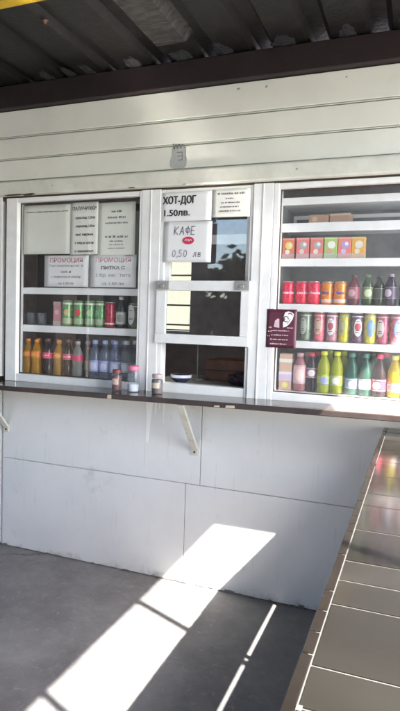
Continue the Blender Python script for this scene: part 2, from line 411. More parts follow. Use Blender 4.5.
# ledge, brackets
lz = lambda x: .0107*(x+2.4)               # the ledge climbs a little to the right
LD = MB().prism([(KL, 1.046+lz(KL)), (KR, 1.046+lz(KR)), (KR, 1.0745+lz(KR)), (KL, 1.0745+lz(KL))], -.25, -.0168).build('counter_ledge', M['ledge'], K, .004)
for x, w, h in ((-1.545, .026, .026), (-.86, .05, .016), (-.93, .03, .01)):  # beige patches on the ledge's front edge
    q = lz(x); ch = MB(); ch.prism([(x-w/2, 1.049+q), (x+w/2, 1.050+q), (x+w*.46, 1.050+h*.8+q), (x-w*.4, 1.049+h*.75+q)], -.2512, -.249)
    ch.build('beige_edge_patch', M['edge_patch'], LD)
def bracket(x):
    b_ = MB()
    b_.prism([(-.018, 0), (.018, 0), (.018, .01), (-.018, .01)], 0, .001) if False else None
    # slanted flat strut from the ledge's front down to the wall
    p0, p1 = Vector((x, -.235, 1.044+lz(x))), Vector((x, -.006, .775)); d = (p1-p0).normalized(); n = Vector((0, d.z, -d.y))
    for s_ in (-1,):
        vs = []
        for p in (p0, p1):
            for a in (-.020, .020):
                for t in (-.007, .007): vs.append(b_.bm.verts.new(p + Vector((a, 0, 0)) + n*t))
        for f in ((0,1,3,2), (4,6,7,5), (0,4,5,1), (2,3,7,6), (0,2,6,4), (1,5,7,3)): b_.bm.faces.new([vs[i] for i in f])
    b_.box(x-.020, x+.020, -.010, -.0005, .745, .80)
    o = b_.build('bracket', M['bracket'], LD, .003)
    MB().lathe([(.006, 0), (.006, .003), (.003, .005)], seg=12).build('bolt', M['bolt'], o, loc=(x, -.0105, .762)).rotation_euler.x = R(90)
for x in (-3.7, -2.43, -1.135, .22, 1.5): bracket(x)
# chipped mortar along the foot
mo = MB(); x = -2.46
while x < 1.85:
    w = random.uniform(.015, .09); h = random.choice((.003, .006, .009, .014)) * random.uniform(.7, 1.3)
    t = random.uniform(.003, .010)
    q = [(x, .001), (x+w, .001), (x+w*random.uniform(.75, 1), h*random.uniform(.5, 1)), (x+w*.5, h), (x+w*random.uniform(0, .25), h*random.uniform(.4, 1))]
    mo.prism(q, -t, -.0005); x += w*random.uniform(.8, 1.3)
mo.build('mortar_edge', M['mortar'], K)
# pale strips painted for streaks of light cast below the jars
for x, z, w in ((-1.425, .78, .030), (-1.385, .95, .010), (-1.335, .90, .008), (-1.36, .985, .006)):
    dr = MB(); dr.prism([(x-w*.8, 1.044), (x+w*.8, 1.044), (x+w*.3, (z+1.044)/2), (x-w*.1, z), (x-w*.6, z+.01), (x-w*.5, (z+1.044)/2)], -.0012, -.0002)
    dr.build('wall_light_streak', M['light_streak'], K)
# screws on the lower panels

# ------------------------------------------------------------------ porch roof
P = thing('porch_roof', 'dark ribbed metal porch roof on a brown beam above the kiosk', 'roof')
prof = []
per = .285; n0 = -14
for i in range(n0, 7):
    c = -.82 + i*per
    prof += [(c-.062, 0), (c-.034, .036), (c+.034, .036), (c+.062, 0)]
prof = [q for q in prof if q[0] <= 1.02]; prof.append((1.03, prof[-1][1]))
rf = MB(); ys = [.25, -.3, -.85, -1.4, -2.0, -2.6, -3.2, -3.7]
rows = [[rf.bm.verts.new((x, y, 2.88+z+.003*noise.noise(Vector((x*2, y*1.5, 0))))) for x, z in prof] for y in ys]
for a, b in zip(rows, rows[1:]):
    for i in range(len(prof)-1): rf.bm.faces.new((a[i], a[i+1], b[i+1], b[i]))
ro = rf.build('roof_sheet', M['roof'], P); so = ro.modifiers.new('gauge', 'SOLIDIFY'); so.thickness = .002; so.offset = 1
MB().box(KL, 1.0, -.060, -.0005, 2.738, 2.874).build('wall_beam', M['beam'], P, .006)
MB().box(KL, 1.0, -2.44, -2.38, 2.80, 2.879).build('purlin', M['beam'], P, .004)
MB().tube([(-4.19, -.850, 2.853), (1.0, -.850, 2.853)], .026, 16).build('yellow_tube', M['yellow'], P)
MB().box(.985, 1.03, -3.7, -.0605, 2.815, 2.877).build('edge_rail', M['beam'], P, .004)
for y in (-1.29, -2.10, -3.6):
    MB().box(.992, 1.025, y-.016, y+.016, .0, 2.814).build('post', M['post'], P, .002)
MB().box(-4.3, -4.2, -3.69, -3.63, 0, 2.815).build('post', M['post'], P, .002)
for cx_, w in ((-1.535, .12), (-1.82, .10), (-1.95, .07), (-1.25, .16), (-1.02, .12), (-.70, .15), (-.40, .10), (-.13, .10), (-2.1, .1)):  # flat blobs added in place of light reflecting on the roof pans
    f_ = MB(); bmesh.ops.create_icosphere(f_.bm, subdivisions=4, radius=1)
    for v in f_.bm.verts:
        k = 1+.5*noise.noise(v.co*1.9+Vector((cx_*9, 0, 0)))+.25*noise.noise(v.co*5)
        v.co = Vector((cx_+v.co.x*w*.36*k, -.075+v.co.y*.085*k, 2.881+v.co.z*.006*k))
    for fa in f_.bm.faces: fa.smooth = True
    f_.build('pan_light_patch', M['pan_light'], P)
MB().lathe([(.016, 0), (.015, -.006), (.008, -.012), (.006, -.02)], seg=14).build('roof_bolt', M['bolt'], P, loc=(-1.72, -.62, 2.879))

# ------------------------------------------------------------------ tiled counter
T = thing('tiled_counter', 'narrow counter topped with glossy dark brown tiles running out from the kiosk', 'counter')
TX0, TX1 = -.124, .139
MB().box(-.134, .140, -2.95, -.012, .950, .9986).build('slab', M['grout'], T, .002)
js = [-2.95, -2.75, -2.55, -2.35, -2.203, -2.104, -1.905, -1.801, -1.702, -1.503, -1.302, -1.181, -.965, -.751, -.545, -.336, -.14, -.012]
tl = MB()
for a, b in zip(js, js[1:]):
    rt = Matrix.Rotation(R(random.uniform(-.14, .14)), 3, 'X') @ Matrix.Rotation(R(random.uniform(-.12, .12)), 3, 'Y')
    tl.box(TX0+.0012, TX1, a+.0018, b-.0018, .985, 1.0, rt)
tl.build('tiles', M['tile'], T, .0012)
ed = MB(); y = -2.95
while y < -.03:
    L = random.uniform(.05, .20); yb = min(y+L, -.012)
    ed.box(-.143+random.choice((0, .0004, -.0004) if y < -1.1 else (0, .002, -.0015, .003)), TX0-.0010, y+.0006, yb-.0006, .962+random.uniform(-.003, .003), .9998+random.uniform(-.0004, .0004)); y = yb
ed.build('edge_tiles', M['edge'], T, .002)
MB().box(.022, .030, -2.93, -.012, .0, .792).build('base_panel', M['plinth'], T)
MB().box(.022, .030, -.31, -.012, .7925, .9495).build('streak_stop_panel', M['plinth'], T)  # added to stop the thin sun streak climbing the wall
for y in (-.817, -1.62, -2.6):
    MB().box(.004, .0215, y-.011, y+.011, 0, .9495).build('support', M['plinth'], T)
gs = MB().prism([(0,0)]*0 or [(-.125, 1.0002), (-.117, 1.0002), (-.117, 1.0010), (-.125, 1.0010)], -2.210, -2.199)
gs.build('grout_smear', M['grout'], T)

# ------------------------------------------------------------------ papers in the windows
def sheet(name, label, cat, x0, x1, z0, z1, y, m, group=None, tilt=0):
    t = thing(name, label, cat, ((x0+x1)/2, y, z0), group)
    t.rotation_euler.y = R(tilt)
    w = (x1-x0)/2; h = z1-z0
    b = MB(); n = 8
    grid = [[b.bm.verts.new((-w+2*w*i/n, .0009*noise.noise(Vector((i*.7+x0*9, j*.7, 1))), h*j/n)) for i in range(n+1)] for j in range(n+1)]
    for j in range(n):
        for i in range(n): b.bm.faces.new((grid[j][i], grid[j][i+1], grid[j+1][i+1], grid[j+1][i])).smooth = True
    o = b.build('paper', m, t); s = o.modifiers.new('thick', 'SOLIDIFY'); s.thickness = .0004; s.offset = 1
    return t, w, h
YB = .0365                                  # just inside the left pane
IY = -.0017                                 # ink sits proud of the sheet
t, w, h = sheet('paper_sheet', 'blank faded greenish sheet at the top left corner of the left window', 'paper', -2.352, -2.005, 1.872, 2.172, YB+.003, M['paper_green'])
k = MB(); scribble(k, -w+.02, w-.02, IY, h-.045, .006); k.build('print', M['ink_brown'], t)
t, w, h = sheet('pancake_price_list', 'yellowed price list with bold heading and five dark lines of prices', 'price list', -2.004, -1.812, 1.866, 2.176, YB, M['paper_cream'])
k = MB(); flat_text(k, 'ПАЛАЧИНКИ', 0, IY, h-.047, .030, .0006, width=.165); k.build('heading', M['ink'], t)
for i, (s_, ww) in enumerate((('шоколад 1,20лв', .135), ('мармалад 1,00лв', .13), ('със сирене', .125), ('с мед и орехи', .13), ('с кашкавал', .13))):
    k = MB(); flat_text(k, s_, .008-.006*(i > 1), IY, h-.098-.0495*i, .020, .0006, width=ww); k.build('lettering', M['ink'], t)
t, w, h = sheet('notice_sheet', 'pale printed notice with two small blocks of text above the right promotion sheet', 'notice', -1.811, -1.565, 1.846, 2.166, YB+.001, M['paper_green'])
k = MB()
for z, ww, s_ in ((.262, .07, .012), (.228, .12, .012), (.197, .15, .009), (.115, .15, .013), (.092, .09, .007), (.072, .09, .007), (.052, .11, .006)):
    k = MB(); scribble(k, -ww/2, ww/2, IY, z, s_); k.build('print', M['ink_grey'], t)
k = MB(); scribble(k, .06, .11, IY, .006, .010); k.build('print', M['ink_grey'], t)
def promo(label, x0, x1, z0, z1, lines, y):
    t, w, h = sheet('promotion_sheet', label, 'promotion sign', x0, x1, z0, z1, y, M['paper'], 'promotion signs in the left window')
    a = MB(); flat_text(a, 'ПРОМОЦИЯ', 0, IY, h-.042, .036, .0004, width=.235); a.build('heading', M['ink_pink'], t)
    for s_, z, size, ww, bo in lines: a = MB(); flat_text(a, s_, 0, IY, z, size, bo, width=ww); a.build('lettering', M['ink_grey'], t)
promo('white promotion sheet with faded pink heading beside the dark gap in the left window', -2.188, -1.872, 1.672, 1.862,
      (('При покупка на кафе', .122, .017, .24, 0), ('сок и', .085, .022, .07, .0003), ('с баничка и айрян', .055, .017, .21, 0), ('за 1.50 лв', .014, .022, .11, 0)), YB-.0012)
promo('white promotion sheet with bold grey word under its pink heading, next to the post', -1.858, -1.552, 1.672, 1.862,
      (('ПИТКА С', .106, .026, .16, .0010), ('2 бр. кюфтета', .062, .028, .235, 0), ('за 1.50 лв', .014, .024, .15, 0)), YB+.0)
sp = MB().box(-1.8695, -1.8605, YB-.004, YB-.001, 1.672, 1.825); tag(sp.build('tape_strip', M['ink'], None), 'thin black strip hanging between the two promotion sheets', 'strip')

t, w, h = sheet('hot_dog_sign', 'white hot dog price sign with two bold black lines at the hatch', 'price sign', -1.386, -1.083, 2.036, 2.194, -.0062, M['paper'])
k = MB(); [flat_text(k, 'XОТ-ДОГ', -w+.012+d, IY-.0001*j, h-.062+e, .056, 0, 'LEFT', width=.196) for j, (d, e) in enumerate(((0,0), (.0016,.0012), (.0032,0), (.0046,.0012), (.0024,-.0012)))]; k.build('lettering', M['ink'], t); k = MB(); [flat_text(k, '1.50лв.', -w+.012+d, IY-.0001*j, h-.128+e, .048, 0, 'LEFT', width=.152) for j, (d, e) in enumerate(((0,0), (.0016,.0010), (.0032,0), (.0022,-.0010)))]; k.build('lettering', M['ink'], t)
t, w, h = sheet('notice_card', 'small cream card with faint grey lines at the top right of the hatch', 'notice', -1.081, -.868, 2.050, 2.196, -.0055, M['paper_cream'])
k = MB(); scribble(k, -.075, .075, IY, h-.028, .010); k.build('print', M['ink_grey'], t)
for i, (a, b) in enumerate(((-.03, .02), (-.055, .05), (-.06, .045), (-.065, .055))): k = MB(); scribble(k, a, b, IY, h-.052-.022*i, .007); k.build('print', M['ink_grey'], t)
t, w, h = sheet('coffee_sign', 'white handwritten coffee price sign with a red oval logo', 'price sign', -1.365, -1.078, 1.812, 2.034, -.0070, M['paper'], tilt=.6)
k = MB()
L = {'К': [[(0,0),(0,1)], [(.62,1),(.03,.45),(.66,0)]], 'А': [[(0,0),(.36,1),(.70,0)], [(.15,.36),(.56,.36)]],
     'Ф': [[(.36,0),(.36,1.05)], [(.36,.85),(.1,.78),(.02,.55),(.12,.32),(.36,.27),(.62,.33),(.70,.56),(.6,.79),(.36,.85)]],
     'Е': [[(.55,1),(0,1),(0,0),(.58,0)], [(0,.52),(.46,.52)]], '0': [[(.3,1),(.05,.8),(0,.4),(.15,.05),(.4,0),(.58,.3),(.56,.75),(.3,1)]],
     '5': [[(.55,1),(.1,1),(.05,.55),(.4,.6),(.55,.3),(.35,0),(0,.08)]], ',': [[(.12,.1),(.02,-.2)]],
     'л': [[(0,0),(.2,.1),(.28,.62),(.5,.62),(.5,0)]], 'в': [[(0,0),(0,.6),(.35,.6),(.38,.4),(0,.33),(.42,.28),(.42,.04),(0,0)]]}
def hand(mb, s_, x, z, hgt, wdt, pen):
    for c in s_:
        if c == ' ': x += wdt*.5; continue
        for pl in L[c]: mb.stroke([(x+px*wdt+.10*pz*hgt, z+pz*hgt) for px, pz in pl], pen, IY-.0002, IY)
        x += wdt*(.30 if c == ',' else .98)
hand(k, 'КАФЕ', -.078, .150, .043, .034, .0042); k.build('handwriting', M['ink_violet'], t); k = MB(); hand(k, 'лв', .039, .030, .036, .030, .0030); k.build('handwriting', M['ink_violet'], t); k = MB(); hand(k, '0,50', -.086, .030, .036, .030, .0030)
k.build('handwriting', M['ink_violet'], t)
k = MB(); n = 24
k.prism([(.008+.034*math.cos(2*math.pi*i/n), .118+.021*math.sin(2*math.pi*i/n)) for i in range(n)], IY-.0002, IY); o = k.build('logo', M['ink_red'], t)
k = MB(); k.stroke([(-.012,.118), (-.006,.126), (0,.117), (.006,.126), (.012,.114), (.02,.124), (.028,.118)], .004, IY-.0006, IY-.0003); k.build('logo_mark', M['paper'], t)

t, w, h = sheet('maroon_poster', 'maroon leaflet with pale drawing and lines stuck outside the right window', 'leaflet', -.752, -.594, 1.366, 1.566, -.0135, M['maroon'])
k = MB()
for i, (a, b) in enumerate(((-.05, .045), (-.052, .038), (-.056, .036), (-.056, .03))): k = MB(); scribble(k, a, b, IY, .086-.023*i, .0062); k.build('print', M['pale_pink'], t)
for i, (a, b) in enumerate(((-.066, -.05), (-.07, -.05), (-.072, -.058), (.03, .062))): k = MB(); scribble(k, a, b, IY, (.102, .082, .058, .102)[i], .006); k.build('print', M['pale_pink'], t)
k = MB(); k.prism([(-.040, .108), (-.010, .104), (-.012, .150), (-.020, .152), (-.034, .140)], IY-.0003, IY)
k.build('print', M['pale_pink'], t)
k = MB()
out = [(.010,.106), (.028,.112), (.044,.128), (.058,.150), (.064,.176), (.052,.186), (.034,.190), (.018,.184), (.010,.160), (.020,.150), (.008,.132)]
k.prism(out, -.0035, -.0019); k.build('swirl', M['paper'], t)
k = MB(); k.stroke([(.024+.012*math.cos(a/3), .150+.014*math.sin(a/3)) for a in range(0, 17)], .005, -.0041, -.0037); k.stroke([(.036,.178), (.048,.180), (.056,.172)], .006, -.0041, -.0037)
k.stroke([(.030,.126), (.040,.138), (.046,.150)], .003, -.0041, -.0037); k.build('swirl_mark', M['emblem_dark'], t)

# shield sticker on the fascia
t = thing('shield_sticker', 'grey weathered shield sticker with dark marks on the white fascia', 'sticker', (-1.276, -.0232, 2.316))
k = MB(); k.prism([(-.040,.115), (.040,.115), (.040,.070), (.047,.050), (.046,.018), (.034,.004), (0,.0), (-.036,.004), (-.050,.018), (-.050,.050), (-.042,.070)], -.0008, 0); k.build('shield', M['emblem'], t)
k = MB(); y0, y1 = -.0012, -.0009
k.stroke([(-.012,.088), (.018,.088), (.020,.048), (-.004,.046)], .0055, y0, y1); k.stroke([(-.008,.068), (.016,.068)], .005, y0, y1); k.stroke([(.038,.10), (.038,.05)], .004, y0, y1)
k.stroke([(-.036,.136), (-.030,.110), (-.020,.128), (-.010,.110), (0,.130), (.010,.110), (.020,.128), (.032,.110)], .006, y0, y1)
k.build('mark', M['emblem_dark'], t)

# ------------------------------------------------------------------ bottles, cans, boxes
jit = random.Random(5)
def can(x, z, y, label, c, h=.118, r=.033, group=None, text=None, tc=(.8,.8,.8), disc=None, band=None, name='drink_can', oval=None, vert=False, rz=0):
    t = thing(name, label, 'can', (x+jit.uniform(-.002, .002), y+jit.uniform(-.006, .012), z), group, rz+jit.uniform(-.45, .45))
    MB().lathe([(r*.78, 0), (r*.95, .006), (r, .014), (r, h-.014), (r*.88, h-.004)], seg=32).build('body', paint(c, .25, .25), t)
    MB().lathe([(r*.88, h-.0038), (r*.90, h-.001), (r*.86, h), (r*.80, h-.003), (.002, h-.003)], seg=32).build('lid', M['alu'], t)
    if band:
        for z0, z1, bc in band: MB().lathe([(r+.0006, z0), (r+.0006, z1)], cap=False, seg=32).build('band', paint(bc), t)
    if oval: MB().patch(r+.001, h*oval[1], h*oval[2], -.75, .75, rz=True).build('label', paint(oval[0]), t)
    if oval:
        k = MB()
        for i_, q0 in enumerate((.34, .40, .70)): k.patch(r+.0016, h*q0, h*(q0+.025), -.42+.08*i_, .42-.06*i_, seg=6)
        k.build('label_print', paint(tuple(.45*v for v in c)), t)
        MB().lathe([(r+.0007, h*.86), (r+.0007, h*.90)], cap=False, seg=32).build('band', paint(tuple(.5*v+.2 for v in oval[0])), t)
    if disc: MB().patch(r+.0022, h*.42, h*.66, -.55, .55, rz=True).build('emblem', paint(disc), t)
    if text:
        k = MB(); round_text(k, text, r+.0018, h*.46, .0155 if len(text) > 6 else .021, .0007, .25, vert); k.build('lettering', paint(tc, .4), t)
    return t
def bottle(x, z, y, label, liq_c, cap_c, lab_c=None, h=.225, r=.0335, lz=(.34, .60), group=None, name='drink_bottle', skin=None, fill=.86, lab2=None, text=None, tc=(.75,.75,.75), tr=.45, cat='bottle'):
    t = thing(name, label, cat, (x+jit.uniform(-.002, .002), y+jit.uniform(-.006, .012), z), group, jit.uniform(-.4, .4))
    prof = [(r*.72, 0), (r*.94, h*.02), (r, h*.06), (r*.985, h*.24), (r*.90, h*.31), (r*.97, h*.37), (r, h*.44), (r*.99, h*.60), (r*.86, h*.70), (r*.62, h*.80), (r*.42, h*.87), (r*.40, h*.925)]
    MB().lathe(prof, seg=28).build('body', skin or liq(liq_c, tr), t)
    MB().lathe([(r*.50, h*.90), (r*.50, h*.985), (r*.44, h)], seg=24).build('cap', paint(cap_c, .4), t)
    if lab_c:
        MB().lathe([(r*1.012+.0008, h*lz[0]), (r*1.012+.0008, h*lz[1])], cap=False, seg=32).build('label', paint(lab_c), t)
        sc_ = lab2 or tuple(.5*v+.3 for v in lab_c)
        for q0 in (lz[0]+.012, lz[1]-.028): MB().lathe([(r*1.012+.0013, h*q0), (r*1.012+.0013, h*(q0+.016))], cap=False, seg=32).build('label_stripe', paint(tuple(.55*v for v in sc_)), t)
        if lab2: MB().patch(r*1.012+.0018, h*(lz[0]*.85+lz[1]*.15), h*(lz[0]*.2+lz[1]*.8), -.7, .6, rz=True).build('label_mark', paint(lab2), t)
    if text:
        k = MB(); round_text(k, text, r*1.012+.0024, h*(lz[0]*.6+lz[1]*.4), .0145, .0005, .25); k.build('lettering', paint(tc), t)
    return t
def carton(x, z, y, label, wx, dy, h, bands, group=None, marks=(), name='juice_carton', cat='carton'):
    t = thing(name, label, cat, (x, y+jit.uniform(0, .008), z), group, jit.uniform(-.05, .05))
    MB().box(-wx/2, wx/2, -dy/2, dy/2, 0, h).build('body', paint(bands[0]), t, .003)
    for z0, z1, c in bands[1:]: MB().box(-wx/2-.0006, wx/2+.0006, -dy/2-.0006, dy/2+.0006, z0, z1).build('band', paint(c), t)
    for mi_, (mx, mz, mr, c) in enumerate(marks):
        k = MB(); n = 16; k.prism([(mx+mr*math.cos(2*math.pi*i/n), mz+mr*math.sin(2*math.pi*i/n)) for i in range(n)], -dy/2-.0012-.0005*mi_, -dy/2-.0008-.0005*mi_); k.build('print', paint(c), t)
    return t
RED, ORANGE = (.62,.012,.05), (.75,.22,.03)
Y0 = .118
# right window, third shelf: cans and small bottles
z = 1.5975
for x, w_ in ((-.676, 'at the left end of its shelf'), (-.604, 'in the middle of the three red cans'), (-.534, 'touching the first orange can')):
    can(x, z, Y0, 'red cola can with white script '+w_, RED, text='Coca-Cola', h=.121, group='red cans in the right window', vert=False)
for x, w_ in ((-.466, 'right beside the last red can'), (-.398, 'beside the dark red bottle')):
    can(x, z, Y0, 'orange soda can with blue and white marks '+w_, ORANGE, text='Fanta', tc=(.05,.06,.35), band=((.012, .03, (.72,.5,.4)),), h=.121, group='orange cans in the right window')
def small(x, lab, c, cap, lc, l2=None, h=.155): bottle(x, z, Y0, lab, c, cap, lc, h, .029, (.22, .60), 'small bottles on the can shelf', 'small_drink_bottle', lab2=l2, tr=.3)
small(-.331, 'small dark red bottle next to the orange cans', (.16,.02,.035), (.10,.04,.05), (.26,.05,.08), (.45,.30,.32))
small(-.262, 'small dark green bottle with a pale green label, third shelf', (.05,.08,.03), (.12,.16,.08), (.14,.20,.08), (.50,.58,.36), .160)
small(-.205, 'plain dark small bottle between the green label and the purple label', (.035,.045,.03), (.05,.06,.05), (.04,.05,.04), None, .150)
small(-.150, 'small dark bottle with a round lilac label on the can shelf', (.05,.035,.06), (.30,.25,.30), (.10,.07,.12), (.52,.45,.52), .162)
small(-.082, 'small dark bottle at the right edge of the can shelf', (.05,.03,.05), (.25,.20,.25), (.16,.09,.14), (.50,.40,.48), .160)
# right window, second shelf: juice boxes
z = 1.8345
jc = [((.62,.17,.10), (.75,.55,.12), (.70,.68,.60), 'red and yellow juice carton at the left end of the carton row'),
      ((.62,.16,.16), (.34,.35,.33), (.62,.50,.42), 'pinkish red juice carton, second from the left of its row'),
      ((.66,.17,.13), (.36,.36,.36), (.66,.55,.50), 'red juice carton just left of the green one'),
      ((.34,.46,.13), (.70,.68,.60), (.60,.28,.26), 'light green juice carton among the red cartons'),
      ((.66,.19,.13), (.36,.28,.55), (.55,.40,.70), 'red juice carton with violet mark, right of the green one'),
      ((.74,.36,.06), (.70,.62,.50), (.72,.60,.50), 'orange juice carton at the right end of the carton row')]
for i, (c, a, b, lab) in enumerate(jc):
    carton((-.682, -.604, -.530, -.458, -.388, -.318)[i], z, .125, lab, .066, .05, .112, [c, (.0, .030, tuple(.45*v+.25 for v in c)), (.104, .1125, tuple(min(.8, v*1.1+.1) for v in c))],
           'juice cartons on the second shelf', ((.004, .074, .020, a), (-.004, .040, .013, b), (.010, .078, .009, (.7,.7,.66))))
# top shelf: cardboard boxes
z = 2.0185
carton(-.532, z, .19, 'left tan cardboard box on the top shelf of the right window', .104, .10, .054, [(.42,.24,.15), (.0, .012, (.34,.20,.12))], 'tan boxes on the top shelf', ((-.02, .03, .014, (.52,.36,.26)),), 'snack_box', 'box')
carton(-.420, z, .19, 'right tan cardboard box on the top shelf, lid a little paler', .104, .10, .056, [(.40,.24,.16), (.046, .0565, (.52,.36,.26))], 'tan boxes on the top shelf', (), 'snack_box', 'box')
# fourth shelf: tall slim cans
z = 1.4045
tall = [(-.570, (.19,.24,.17), (.46,.50,.44), 'pale grey green tall can beside the maroon leaflet'), (-.500, (.60,.15,.19), (.50,.36,.28), 'pinkish red tall can, second from the maroon leaflet'),
        (-.434, (.40,.20,.24), (.74,.72,.74), 'mauve tall can with white oval label left of the bright yellow can'), (-.371, (.62,.55,.06), (.42,.42,.20), 'bright yellow tall can on the fourth shelf'),
        (-.306, (.16,.10,.14), (.74,.74,.77), 'dark mauve tall can with white label between two yellow cans'), (-.243, (.60,.54,.10), (.20,.32,.50), 'yellow tall can with a blue oval on its front'),
        (-.178, (.42,.12,.17), (.60,.55,.55), 'wine red tall can with pale oval beside the blue marked yellow can'), (-.112, (.52,.18,.21), (.35,.50,.66), 'pink tall can with pale blue oval at the right edge'),
        (-.045, (.40,.10,.12), (.70,.68,.68), 'red tall can at the end of the row by the window edge')]
for x, c, o_, lab in tall:
    can(x, z, Y0, lab, c, .154, .0285, 'tall cans on the fourth shelf', oval=(o_, .22, .80), name='tall_can', disc=(.45,.08,.10) if o_[0] > .7 else None)
# bottom shelf
z = 1.1335
carton(-.668, z, .125, 'tan and lilac banded tall carton behind the maroon leaflet', .068, .06, .198, [(.52,.34,.24), (.05, .085, (.55,.42,.52)), (.085, .10, (.62,.58,.66)), (.15, .17, (.66,.62,.55))], None, ((.0, .03, .016, (.62,.58,.2)),))
bottle(-.592, z, Y0, 'pink bottle standing beside the banded carton', (.48,.20,.22), (.55,.30,.32), (.60,.36,.38), .205, .034, (.20, .68), 'bottles on the bottom shelf of the right window', lab2=(.66,.48,.44))
bottle(-.530, z, Y0, 'dark cola bottle with red cap left of the lime bottles', (.035,.012,.012), (.55,.03,.06), (.20,.05,.08), .210, .031, (.36, .62), 'bottles on the bottom shelf of the right window', lab2=(.60,.55,.55))
for x, l2, w_ in ((-.466, (.22,.24,.50), 'with a blue label mark, next to the cola'), (-.396, (.68,.70,.62), 'with a white label mark, next to the dark green bottle')):
    bottle(x, z, Y0, 'lime yellow soda bottle '+w_, (.48,.52,.02), (.58,.62,.05), (.36,.44,.05), .222, .033, (.20, .44), 'bottles on the bottom shelf of the right window', lab2=l2, tr=.5)
for x, lc, w_ in ((-.323, (.20,.26,.42), 'with a bluish label right of the lime bottles'), (-.252, (.70,.73,.72), 'with a white label left of the red capped bottle')):
    bottle(x, z, Y0, 'dark green soda bottle '+w_, (.03,.12,.075), (.07,.18,.13), lc, .218, .032, (.16, .40), 'bottles on the bottom shelf of the right window', lab2=(.70,.73,.74), tr=.35)
bottle(-.182, z, Y0, 'red capped cola bottle with a red and white label', (.06,.03,.03), (.72,.03,.12), (.70,.06,.12), .218, .033, (.14, .42), 'bottles on the bottom shelf of the right window', lab2=(.78,.74,.74))
bottle(-.111, z, Y0, 'bright yellow drink bottle with a white label near the window edge', (.75,.52,.01), (.62,.58,.15), (.72,.60,.55), .214, .034, (.14, .36), 'bottles on the bottom shelf of the right window', lab2=(.70,.30,.25), tr=.5)
bottle(-.040, z, Y0, 'orange drink bottle right of the bright yellow one', (.72,.28,.02), (.60,.20,.03), (.20,.20,.45), .218, .033, (.16, .40), 'bottles on the bottom shelf of the right window')
bottle(.032, z, Y0, 'dark cola bottle at the right end of the bottom shelf', (.035,.012,.012), (.55,.03,.05), (.55,.04,.06), .218, .033, (.36, .60), 'bottles on the bottom shelf of the right window')
# left window, upper row
z = 1.4315
for x, w_ in ((-2.352, 'leftmost on the can shelf'), (-2.272, 'right beside its twin on the can shelf')):
    t = thing('glass_tumbler', 'small dark clear tumbler '+w_, 'tumbler', (x, Y0+.01, z), 'tumblers in the left window')
    MB().lathe([(.026, 0), (.032, .075), (.031, .076), (.025, .006), (.001, .006)], seg=28).build('glass', M['skin'], t)
carton(-2.137, z, Y0, 'slim pink carton left of the green beer cans', .056, .05, .150, [(.50,.22,.25), (.0, .03, (.45,.38,.35)), (.13, .1505, (.42,.28,.28))], None, ((0, .085, .016, (.60,.40,.40)),))
GRN = (.10,.26,.09)
for x, d, w_ in ((-2.066, (.42,.36,.16), 'with a gold oval, right of the pink carton'), (-1.985, (.55,.03,.05), 'with a red disc on its front'),
                 (-1.908, (.30,.42,.22), 'with a pale green oval, right of the red disc can'), (-1.834, (.16,.40,.20), 'with a mid green oval, left of the red can')):
    can(x, z, Y0, 'tall green beer can '+w_, GRN, .160, .033, 'beer cans in the left window', band=((.015, .05, (.28,.36,.22)), (.135, .146, (.50,.52,.40))), disc=d, name='beer_can')
can(-1.762, z, Y0, 'tall dark red beer can right of the green cans', (.32,.02,.045), .155, .033, 'beer cans in the left window', name='beer_can', band=((.02, .03, (.55,.50,.45)),))
bottle(-1.690, z, Y0, 'dark small bottle with a white label between the red and silver cans', (.03,.03,.025), (.50,.48,.44), (.50,.50,.47), .190, .030, (.12, .52), tr=.2, lab2=(.25,.25,.22))
can(-1.614, z, Y0, 'silver and dark green can at the right end of the can shelf', (.10,.14,.08), .150, .031, 'beer cans in the left window', oval=((.68,.66,.64), .15, .95), name='beer_can')
# left window, bottom row
z = 1.1125
G5 = 'soda bottles in the left window'
for x, w_ in ((-2.372, 'at the left end of the bottom row'), (-2.298, 'left of the first cola bottle'), (-2.136, 'between the two cola bottles')):
    bottle(x, z, Y0, 'orange soda bottle with orange label '+w_, (.55,.28,.02), (.60,.22,.03), (.78,.17,.03), .228, .034, (.48, .66), G5, lab2=(.70,.35,.05))
for x, w_ in ((-2.214, 'between orange bottles'), (-2.060, 'left of the greyish bottle')):
    bottle(x, z, Y0, 'dark cola bottle with red label '+w_, (.022,.008,.008), (.12,.05,.05), (.60,.02,.09), .236, .032, (.46, .62), G5, text='Coca-Cola', tr=.15)
bottle(-1.992, z, Y0, 'greyish clear bottle with a crimson label', (.34,.33,.30), (.40,.36,.34), (.60,.03,.11), .228, .033, (.46, .62), G5)
bottle(-1.935, z, Y0+.03, 'short dark bottle with a little red top left of the water', (.10,.07,.05), (.45,.10,.10), (.28,.16,.10), .195, .026, (.25, .55), G5, tr=.2)
for x, w_, c in ((-1.866, 'next to the short dark bottle', (.36,.38,.62)), (-1.795, 'in the middle of the three', (.30,.34,.55)), (-1.724, 'left of the clear ones', (.34,.38,.58))):
    bottle(x, z, Y0, 'bluish plastic water bottle '+w_, c, (.28,.32,.52), c, .240, .034, (.20, .48), 'water bottles in the left window', skin=M['skin_blue'], name='water_bottle', lab2=(.50,.52,.66))
for x, w_, yy in ((-1.648, 'left one of the clear pair by the post', Y0), (-1.580, 'right one of the clear pair by the post', Y0+.05)):
    bottle(x, z, yy, 'colourless water bottle, '+w_, (.6,.6,.6), (.60,.62,.66), (.52,.55,.62), .245, .034, (.22, .45), 'water bottles in the left window', skin=M['skin'], name='water_bottle')

